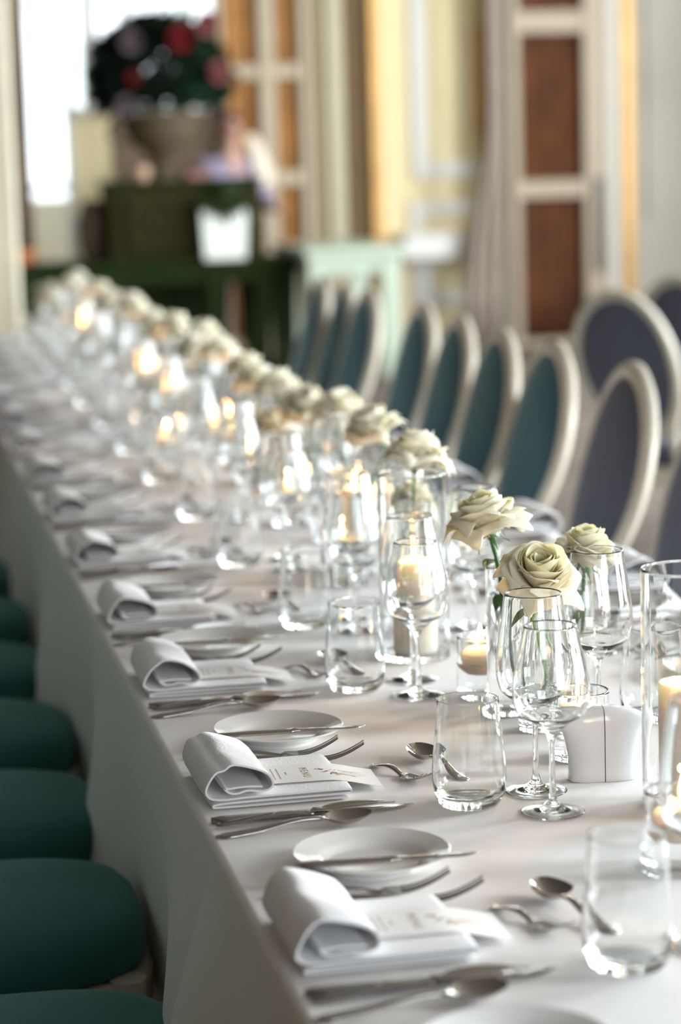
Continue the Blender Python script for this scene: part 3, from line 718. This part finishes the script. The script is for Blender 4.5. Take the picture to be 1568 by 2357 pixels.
for k in range(6): em.append((leafy(.127+.005*k, -.006-.001*k, -.9+.15*k, .006), .0014)); em.append((leafy(.127+.005*k, .006, .9-.1*k, .006), .0010))
emblem = strokes_mesh('emblem', em, M['ink'])
menu_parts = [P('card', card), P('small_print', small), P('title', title), P('emblem', emblem)]
# tumbler
def finer(pr, k=3): return [(max(0, p.x), p.z) for p in catmull([(r, 0, z) for r, z in pr], k)]
def closed_glass(outer, inner, n=56, name='g'):
    outer, inner = finer(outer), finer(inner)
    return B().lathe(outer+inner, n).mesh(name, M['glass'], angle=75)
tumbler = closed_glass([(0, .0008), (.030, .0008), (.0345, .0018), (.0390, .008), (.0425, .020), (.0440, .034), (.0440, .045), (.0425, .062), (.0400, .086), (.0380, .108), (.0370, .1265), (.0366, .1282)],
                       [(.0358, .1282), (.0354, .1265), (.0364, .108), (.0384, .086), (.0408, .062), (.0422, .045), (.0420, .034), (.0400, .022), (.034, .014), (.020, .0105), (0, .0100)], 56, 'tumbler')
def wine_parts(h, bz, rmax, rrim, zmax, rf=.0372):
    n = 56
    foot = [(0, .0040), (.018, .0034), (rf-.004, .0012), (rf-.0015, .0006), (rf, .0014), (rf-.0006, .0024), (.024, .0058), (.012, .0088), (.0062, .0140)]
    stem = [(.0062, .0140), (.0044, .022), (.0036, .035), (.0033, bz*.55), (.0034, bz-.022), (.0044, bz-.010), (.0070, bz-.003)]
    bowl = [(.0070, bz-.003), (.0140, bz+.003), (.0250, bz+.012), (rmax*.86, bz+(zmax-bz)*.48), (rmax*.965, bz+(zmax-bz)*.75), (rmax, zmax), (rmax*.985, zmax+(h-zmax)*.22), (rmax+(rrim-rmax)*.45, zmax+(h-zmax)*.55), (rmax+(rrim-rmax)*.8, zmax+(h-zmax)*.82), (rrim, h-.0008), (rrim-.0004, h),
            (rrim-.0010, h-.0002), (rmax+(rrim-rmax)*.8-.0012, zmax+(h-zmax)*.82), (rmax+(rrim-rmax)*.45-.0012, zmax+(h-zmax)*.55), (rmax*.985-.0012, zmax+(h-zmax)*.22), (rmax-.0012, zmax), (rmax*.965-.0013, bz+(zmax-bz)*.75), (rmax*.86-.0015, bz+(zmax-bz)*.48), (.0235, bz+.0150), (.0130, bz+.0070), (0, bz+.0050)]
    out = []
    for nm, pr in (('foot', foot), ('stem', stem), ('bowl', bowl)):
        b = B().lathe(finer(pr), n); b.f = [tuple(reversed(f)) for f in b.f] if False else b.f
        out.append(P(nm, keep_normals(b, nm, M['glass'])))
    return out
wine_small = wine_parts(.222, .098, .0452, .0310, .140)
wine_big = wine_parts(.243, .101, .0460, .0345, .150)
# candle glassware
def cyl_glass(r, h, t=.0022, base=.008):
    return B().lathe([(0, .0005), (r-.0035, .0005), (r-.002, .0005), (r-.0006, .0011), (r, .0025), (r, .0045), (r, h*.5), (r, h-.004), (r, h-.0012), (r-.0004, h-.0003), (r-t*.5, h),
        (r-t+.0004, h-.0003), (r-t, h-.0012), (r-t, h-.004), (r-t, h*.5), (r-t, base+.006), (r-t, base+.003), (r-t-.001, base+.001), (r-t-.003, base), (r-t-.005, base), (0, base)], 56).mesh('glass', M['glass'], angle=100)
flame_me = B().lathe([(0, 0), (.0028, .003), (.0042, .008), (.0038, .013), (.0022, .020), (.0008, .026), (0, .029)], 12).mesh('flame', M['flame'])
wick_me = B().tube([(0, 0, 0), (.0003, 0, .005), (.0008, 0, .010)], .0009, 6).mesh('wick', M['wick'])
def pillar_wax(r, h):
    return B().lathe([(0, 0), (r-.002, 0), (r, .002), (r, h-.004), (r-.0015, h-.0005), (r-.005, h), (r-.010, h-.004), (r*.4, h-.010), (0, h-.011)], 36).mesh('wax', M['wax'])
pill_me = pillar_wax(.0335, .142)
float_me = B().lathe([(0, .002), (.014, .003), (.022, .010), (.0285, .024), (.0290, .028), (.027, .033), (.020, .0385), (.010, .041), (0, .0405)], 32).mesh('wax', M['wax'])
hur_glass = cyl_glass(.053, .285, .0025); vot_glass = cyl_glass(.0375, .088, .002, .007)
def water_mesh(r, z0, z1): return B().lathe([(0, z0), (r-.001, z0), (r, z0+.0005), (r, z0+.002), (r, (z0+z1)/2), (r, z1-.002), (r, z1), (r-.002, z1-.0006), (0, z1-.0006)], 56).mesh('water', M['water'])
vot_water = water_mesh(.0358, .0066, .050)
def add_flame(parent, z, power):
    f_ = link('flame', flame_me, parent, T(.0006, 0, z+.004))
    l = bpy.data.lights.new('flame_light', 'POINT'); l.energy = power; l.color = (1, .55, .22); l.shadow_soft_size = .004
    o = bpy.data.objects.new('flame_light', l); COL.objects.link(o); o.parent = parent; o.location = (0, 0, z+.040)
TAKEN = [(.842, 3.135, .033), (.852, 3.025, .028), (.948, 3.185, .033)]      # feet of the three nearest vases
def settle(x, y, r):                       # nearest free spot on the cloth, nothing standing inside anything else
    for k in range(400):
        d = .004*int(k/8); a = k*pi/4+.3*int(k/8); u, v = x+d*cos(a), y+d*sin(a)
        if all((u-p)**2+(v-q)**2 >= (r+w+.002)**2 for p, q, w in TAKEN): break
    TAKEN.append((u, v, r)); return u, v
def pillar_candle(x, y, label, i):
    x, y = settle(x, y, .054)
    spawn('hurricane_glass', [P('cylinder', hur_glass)], T(x, y, TZ+.0003), 'tall clear glass cylinder around %s' % label, 'vase', 'tall candle cylinders')
    o = link('pillar_candle', None, None, T(x, y, TZ+.0090, rz=i)); tag(o, 'lit white pillar candle inside %s' % ('the tall glass cylinder, '+label.split(', ')[-1]), 'candle', 'pillar candles')
    link('wax', pill_me, o); link('wick', wick_me, o, T(0, 0, .129)); add_flame(o, .133, .9)
def votive(x, y, where, i):
    x, y = settle(x, y, .0385)
    o = link('votive_glass', None, None, T(x, y, TZ+.0003)); tag(o, 'low clear votive glass of water, %s' % where, 'glass', 'votive glasses')
    link('cylinder', vot_glass, o); link('water', vot_water, o)
    o = link('floating_candle', None, None, T(x+.003*sin(i*2), y+.003*cos(i*3), TZ+.0003+.0300, rz=i)); tag(o, 'lit cream candle floating in a votive glass, %s' % where, 'candle', 'floating candles')
    link('wax', float_me, o); link('wick', wick_me, o, T(0, 0, .038)); add_flame(o, .041, .5)
pillar_candle(.915, 2.615, 'the pillar candle, right of the salt and pepper pots', 0)
pillar_candle(.800, 3.528, 'the pillar candle, behind the glasses of the third place', 1)
pc = on_z(822, 1115, .925); pillar_candle(pc[0]+.03, pc[1]+.13, 'the pillar candle, third from the camera', 2)
pc = on_z(325, 833, .925); pillar_candle(pc[0]+.03, pc[1]+.10, 'the pillar candle, fourth from the camera', 3)
pc = on_z(183, 737, .925); pillar_candle(pc[0]+.03, pc[1]+.2, 'the pillar candle, fifth from the camera', 4)
VOT = [(.826, 2.388, 'at the right edge of the photo, nearest'), (.862, 2.872, 'directly behind the salt and pepper pots'), (.833, 3.245, 'behind the stems of the nearest roses')]
vn = ['fourth', 'fifth', 'sixth', 'seventh', 'eighth', 'ninth', 'tenth', 'eleventh', 'twelfth']
for k, (px, py) in enumerate([(815, 1235), (663, 1125), (590, 1041), (522, 982), (382, 996), (386, 898), (303, 851), (230, 784), (175, 742)]):
    p = on_z(px, py, .825); VOT.append((p[0], p[1], vn[k]+' from the camera along the table centre'))
for i, (x, y, w_) in enumerate(VOT): votive(x, y, w_, i)
# salt and pepper pots: two mirrored halves with an outward-curling shoulder
def cruet(sgn, m):
    b = B(); R = []; N = 20
    lv = [(0, .0400, .0165), (.002, .0420, .018), (.012, .0415, .018), (.030, .0420, .018), (.046, .0445, .0178), (.058, .0485, .0174), (.067, .0540, .0168), (.072, .0570, .0160), (.0750, .0565, .0148), (.0775, .0530, .0130), (.0800, .0440, .0105), (.0815, .030, .0070), (.082, .012, .0025)]
    for z, w, d in lv:
        ring = []
        for i in range(N+1):
            t = -pi/2+pi*i/N; c_, s_ = max(0, cos(t)), sin(t)
            x = w*c_**.55; y = d*abs(s_)**.75*(1 if s_ >= 0 else -1)
            zz = z+.010*smooth(z/.08)*(1-(x/.057)**2) if z > .05 else z
            ring.append((sgn*(x+.0006), y, zz))
        ring += [(sgn*.0006, d*k, (z+.010*smooth(z/.08)) if z > .05 else z) for k in (.5, 0, -.5)]
        R.append(ring)
    b.rings(R); return b.mesh('pot', m, angle=50)
sx, sy = .858, 2.765; ra = radians(-6)
o = link('salt_pot', None, None, T(sx, sy, TZ+.0002, rz=ra)); tag(o, 'left white porcelain half of the salt and pepper pair', 'salt shaker', 'salt and pepper pots')
link('body', cruet(-1, M['porcelain2']), o)
o = link('pepper_pot', None, None, T(sx, sy, TZ+.0002, rz=ra)); tag(o, 'right white porcelain half of the salt and pepper pair', 'pepper shaker', 'salt and pepper pots')
link('body', cruet(1, M['porcelain2']), o)

# ---------------------------------------------------------------- place settings
PC = [2.26, 2.86, 3.47, 3.98, 4.58, 5.18, 5.78, 6.38, 6.98, 7.58, 8.18, 8.78, 9.38, 9.98]
def place(yc, side, i):
    rr = random.Random(100*i+(50 if side == 'R' else 0)); jt = lambda s: rr.uniform(-s, s) if i != 1 else 0
    base = Matrix.Translation((0, yc, TZ+.0003))
    if side == 'R': base = T(2*XM, yc, TZ+.0003, rz=pi)
    sd = 'left' if side == 'L' else 'right'
    at = '%s place on the %s side' % (NTH[i], sd)
    def put(name, parts, m, label, cat, group, foot=0):
        mw = base @ m
        if foot: mw.translation.x, mw.translation.y = settle(mw.translation.x, mw.translation.y, foot)
        mw.translation.z += .0009 if mw.translation.y < 2.70 else 0; p = project(mw.translation); q = project(mw @ Vector((.2, 0, 0)))
        def inside(p): return p and -110 < p[0] < W+110 and -160 < p[1] < H+130
        if not (inside(p) or inside(q)): return None
        return spawn(name, parts, mw, label, cat, group+', '+sd+' side')
    c = P
    # bread plate and butter knife, to the guest's left (+Y for the left side)
    put('side_plate', [c('plate', pl)], T(.509, .218+jt(.01), 0) @ Matrix.Scale(.95, 4), 'round white porcelain bread plate, '+at, 'plate', 'bread plates')
    put('butter_knife', [c('knife', steel['bknife'])], T(.418, .176+jt(.006), .0200, rz=-.04+jt(.04)), 'steel butter knife lying across the bread plate, '+at, 'knife', 'butter knives')
    put('table_fork', [c('fork', steel['fork'])], T(.385, .118+jt(.004), 0, rz=-.17+jt(.02)), 'larger steel table fork, nearer the napkin, '+at, 'fork', 'table forks')
    put('fish_fork', [c('fork', steel['fork2'])], T(.378, .150+jt(.004), 0, rz=-.16+jt(.02)), 'smaller steel fork, beside the bread plate, '+at, 'fork', 'fish forks')
    put('napkin', [c('napkin', naps[i % 3])], T(.368, -.012+jt(.005), 0, rz=.02+jt(.04)), 'white cotton napkin with a rolled end, '+at, 'napkin', 'rolled napkins')
    put('menu_card', menu_parts, T(.405, -.018+jt(.006), .0004, rz=-.03+jt(.03)), 'white menu card with copper print on the napkin, '+at, 'menu', 'menu cards')
    put('table_knife', [c('knife', steel['knife'])], T(.365, -.152+jt(.003), 0, rz=.01+jt(.015)), 'steel table knife next to the napkin, '+at, 'knife', 'table knives')
    put('fish_knife', [c('knife', steel['fish'])], T(.368, -.174+jt(.003), .001, rz=.10+jt(.02), ry=-.03), 'steel fish knife with a broad blade, '+at, 'knife', 'fish knives')
    put('soup_spoon', [c('spoon', steel['spoon'])], T(.361, -.216+jt(.004), 0, rz=.07+jt(.02)), 'steel soup spoon, outermost of the cutlery, '+at, 'spoon', 'soup spoons')
    put('dessert_spoon', [c('spoon', steel['dspoon'])], T(.688, -.088+jt(.005), 0, rz=radians(98)+jt(.05)), 'steel dessert spoon by the tumbler, '+at, 'spoon', 'dessert spoons')
    put('dessert_fork', [c('fork', steel['dfork'])], T(.600, .048+jt(.005), 0, rz=radians(-68)+jt(.05)), 'small steel dessert fork above the menu, '+at, 'fork', 'dessert forks')
    put('tumbler', [c('tumbler', tumbler)], T(.674+(-.006 if i == 2 else jt(.008)), -.158+(.03 if i == 2 else jt(.01)), 0), 'clear stemless water tumbler, '+at, 'glass', 'water tumblers', .045)
    dx, dy = (0, 0) if i != 2 or side == 'R' else (-.014, .03)
    put('wine_glass', wine_small, T(.757+dx+jt(.006), -.224+dy+jt(.008), 0), 'smaller clear wine glass standing in front, '+at, 'wine glass', 'small wine glasses', .0455)
    put('wine_glass', wine_big, T(.764+dx+jt(.006), -.128+dy+jt(.008), 0), 'larger clear wine glass standing behind, '+at, 'wine glass', 'large wine glasses', .0465)
o = spawn('side_plate', [P('plate', pl)], T(.509, 1.90, TZ+.0012) @ Matrix.Scale(.95, 4), 'white porcelain bread plate cut off by the bottom edge of the photo', 'plate', 'bread plates, left side')
for i, y in enumerate(PC):
    place(y, 'L', i)
    if y > 2.3: place(y+.02, 'R', i)

# ================================================================ ROSES IN CYLINDER VASES
def petal(seed, rt, hgt, half, curl, nu=8, nv=8, tip=.005):
    rr = random.Random(seed); b = B(); V = []
    a1, a2, a3 = rr.uniform(-1, 1), rr.uniform(-1, 1), rr.uniform(0, 6)
    for j in range(nv+1):
        v = j/nv
        for i in range(nu+1):
            u = -1+2*i/nu
            r = .003+rt*sin(min(1, v*1.05)*pi/2)**1.15
            wprof = sin(pi*min(1, (.10+.62*v)))**.8
            th = u*half*wprof*(1.0 if v < .9 else 1.0)
            edge = abs(u)**2.4
            vv = v*(1-(.07+.12*min(1, curl))*edge*v)
            z = hgt*vv
            # reflex of the rim and side edges
            r += .13*rt*u*min(1, v*1.6); k = max(0, v-.55)/.45
            r2 = r + curl*rt*.30*k*k + curl*.006*edge*v
            z -= curl*hgt*.40*k*k*(1+.5*edge)
            if j >= nv-1: q_ = max(0, 1-abs(u)/.45)*(1 if j == nv else .4); z += tip*q_*(1-.9*min(1, curl)); r2 += tip*1.3*q_*min(1, curl)
            r2 += (.0014+.0012*curl)*sin(3.5*u+a3+4*v)*v*v + .0014*a1*u*v
            z += .0018*sin(u*4+a3)*v*v
            V.append((r2*cos(th), r2*sin(th), z))
    Fc = [(j*(nu+1)+i, j*(nu+1)+i+1, (j+1)*(nu+1)+i+1, (j+1)*(nu+1)+i) for j in range(nv) for i in range(nu)]
    return V, Fc
LAYERS = [(2, .0050, .051, 2.6, 0, .0, 0), (3, .0085, .0545, 2.2, .02, .0, 0), (3, .0125, .0575, 2.0, .05, .0, 0), (4, .0170, .0595, 1.7, .10, -.001, 0), (4, .0220, .0605, 1.45, .25, -.001, 1), (5, .0275, .0585, 1.15, .60, -.002, 1), (5, .0315, .0540, .95, .85, -.003, 1), (5, .0345, .0480, .85, 1.2, -.004, 1)]
def rose_petals(seed, open_=1.0):
    rr = random.Random(seed); out = []
    for li, (n, rt, hg, half, curl, dz, outer) in enumerate(LAYERS):
        ph = rr.uniform(0, 6)
        for k in range(n):
            V, Fc = petal(seed*97+li*11+k, rt*open_*rr.uniform(.93, 1.08), hg*rr.uniform(.93, 1.05), half*rr.uniform(.9, 1.1), curl*rr.uniform(.7, 1.25))
            out.append((outer, V, Fc, T(0, 0, dz, rz=ph+2*pi*k/n+rr.uniform(-.15, .15), ry=rr.uniform(-.05, .12)*(1 if outer else .2))))
    return out
def solid(o, t=.0007):
    md = o.modifiers.new('thickness', 'SOLIDIFY'); md.thickness = t; md.offset = 0
def greens(head, tilt, base, seed, leafy_=True):
    """stem from base up to head, sepals under the bloom, a small leaf"""
    rr = random.Random(seed)
    hd = Vector(head); ba = Vector(base); dirn = tilt
    mid1 = ba.lerp(hd, .35)+Vector((rr.uniform(-.010, .010), rr.uniform(-.010, .010), 0)); mid2 = ba.lerp(hd, .7)+Vector((rr.uniform(-.006, .006), rr.uniform(-.006, .006), 0))
    pts = catmull([ba, mid1, mid2, hd-dirn*.03, hd], 6)
    n = len(pts); return pts, [.0026+.0006*abs(sin(i*.7)) + (.002 if i > n-3 else 0) for i in range(n)]
def rose(x, y, base_xy, hx, hy, hz, tiltdir, scale, seed, label, detail, group='white roses in the vases'):
    """x, y: stem foot on the vase bottom; hx, hy, hz: base of the bloom"""
    o = link('rose', None, None, T(x, y, TZ+.010)); tag(o, label, 'rose', group)
    off = Vector((x, y, TZ+.010)); head = Vector((hx, hy, hz))-off; tl = Vector(tiltdir).normalized()
    pts, rad = greens(head, tl, (0, 0, .0015), seed)
    st = link('stem', B().tube(pts, rad, 8).mesh('stem', M['stem']), o)
    q = Vector((0, 0, 1)).rotation_difference(tl).to_matrix().to_4x4(); hm = Matrix.Translation(head) @ q @ Matrix.Scale(scale, 4)
    # sepals
    for k in range(5 if detail else 0):
        a = 2*pi*k/5+seed; b = B(); V = []
        for j in range(6):
            t = j/5; r = .006+.018*t; z = .004-.020*t*t+.004*sin(t*6+k); w = .0055*sin(pi*(.15+.85*t))**.8*(1-t)+.0003
            for s_ in (-1, 0, 1): V.append((r*cos(a)-s_*w*sin(a), r*sin(a)+s_*w*cos(a), z-(.0015 if s_ == 0 else 0)))
        b.add(V, [(j*3+i, j*3+i+1, j*3+i+4, j*3+i+3) for j in range(5) for i in range(2)])
        sp = link('sepal', keep_normals(b, 'sepal', M['leaf']), o, hm); solid(sp, .0008)
    hip = B().lathe([(0, -.008), (.004, -.006), (.0075, 0), (.008, .005), (.005, .009), (0, .009)], 14).mesh('hip', M['stem']); link('hip', hip, o, hm)
    if detail:
        for k in range(2):
            pm = pts[int(len(pts)*(.70 if k == 0 else .45))]; a = seed*1.3+k*2.4; b = B(); V = []; L = .042 if k == 0 else .03
            for j in range(8):
                t = j/7; w = .010*sin(pi*t)**.8*(1 if k == 0 else .8)
                for s_ in (-1, 0, 1): V.append((L*t*cos(a)-s_*w*sin(a), L*t*sin(a)+s_*w*cos(a), .012*t-.03*t*t-(.002 if s_ == 0 else 0)))
            b.add(V, [(j*3+i, j*3+i+1, j*3+i+4, j*3+i+3) for j in range(7) for i in range(2)])
            lf = link('leaf', keep_normals(b, 'leaf', M['leaf']), o, Matrix.Translation(pm)); solid(lf, .0006)
    if detail:
        for outer, V, Fc, mm in rose_petals(seed, detail):
            me = keep_normals(B().add(V, Fc), 'petal', M['petal'] if outer else M['petal_in'])
            p = link('petal', me, o, hm @ mm); solid(p)
            sb = p.modifiers.new('sub', 'SUBSURF'); sb.levels = 1; sb.render_levels = 1
    else:
        me = FAR[seed % 3]; p = link('bloom', me, o, hm @ T(rz=seed)); solid(p)
    return o
FAR = []
for s_ in (41, 42, 43):
    b = B()
    for outer, V, Fc, mm in rose_petals(s_, 1.05): b.add([mm @ Vector(v) for v in V], Fc)
    FAR.append(keep_normals(b, 'bloom', M['petal']))
vase_me = cyl_glass(.0310, .205, .0022, .010); vase_me.name = 'cylinder'
vase_w = water_mesh(.0291, .0096, .165)
slim_me = cyl_glass(.0260, .200, .0020, .010); slim_w = water_mesh(.0243, .0096, .160)
def vase(x, y, label, slim=False):
    o = link('bud_vase', None, None, T(x, y, TZ+.0003)); tag(o, label, 'vase', 'cylinder bud vases')
    link('cylinder', slim_me if slim else vase_me, o); link('water', slim_w if slim else vase_w, o)
vase(.842, 3.135, 'clear cylinder vase of water holding the leaning rose, nearest cluster')
vase(.852, 3.030, 'clear cylinder vase of water behind the two nearest wine glasses', True)
vase(.948, 3.185, 'clear cylinder vase of water holding the right-hand rose of the nearest cluster')
# heads: pixel of the bloom centre on its own depth
def head(px, py, y): p = on_y(px, py, y); return p
h1 = head(1128, 1235, 3.12); rose(.848, 3.130, None, h1[0], h1[1], h1[2]+.002, (-.25, .05, 1), 1.0, 11, 'cream white rose leaning left out of its vase, stem showing below', 1.15)
h2 = head(1244, 1345, 2.90); rose(.853, 3.026, None, h2[0], h2[1]+.015, h2[2]-.008, (-.05, -.60, 1), 1.0, 22, 'fully open cream rose facing the camera, directly over the nearest wine glass', 1.05)
h3 = head(1345, 1285, 3.06); rose(.952, 3.180, None, h3[0], h3[1], h3[2]-.012, (.05, -.12, 1), .95, 35, 'cream rose with upright cup, right-hand of the nearest three roses', .92)
FR = [(955, 1050, 3.72), (950, 1160, 3.95), (868, 985, 4.0), (775, 945, 4.42), (705, 935, 4.62), (640, 978, 4.85), (640, 892, 5.05), (565, 850, 5.45), (505, 812, 5.8), (455, 800, 6.15), (400, 752, 6.6), (350, 742, 7.0), (312, 715, 7.4),
      (255, 690, 8.0), (225, 672, 8.5), (195, 700, 8.8), (160, 662, 9.3), (175, 645, 9.8), (120, 672, 9.6), (110, 690, 10.1), (300, 700, 7.8), (470, 770, 6.35), (370, 770, 6.9), (590, 880, 5.25)]
ON = ['fourth', 'fifth', 'sixth', 'seventh', 'eighth', 'ninth', 'tenth', 'eleventh', 'twelfth', 'thirteenth', 'fourteenth', 'fifteenth', 'sixteenth', 'seventeenth', 'eighteenth', 'nineteenth', 'twentieth', 'twenty-first', 'twenty-second', 'twenty-third', 'twenty-fourth', 'twenty-fifth', 'twenty-sixth', 'twenty-seventh']
FR = [(a, b_, y*(1.05 if y > 3.96 else 1)) for a, b_, y in FR]; FR.sort(key=lambda t: t[2])
busy = [(.915, 2.615), (.800, 3.528)]
for k, (px, py, y) in enumerate(FR):
    h = head(px, py, y); rr = random.Random(k+5)
    vx, vy = h[0]+rr.uniform(-.02, .02), h[1]+.03
    vx = max(XM-.10, min(XM+.13, vx))
    vx, vy = settle(vx, vy, .032); tx = rr.uniform(-.5, .3)
    vase(vx, vy, 'clear cylinder vase of water under the %s rose from the camera' % ON[k])
    rose(vx, vy, None, h[0], h[1], h[2]-.022, (tx, rr.uniform(-.5, .2), 1), 1.05, 60+k, 'blurred cream white rose, %s from the camera along the table centre' % ON[k], 0)
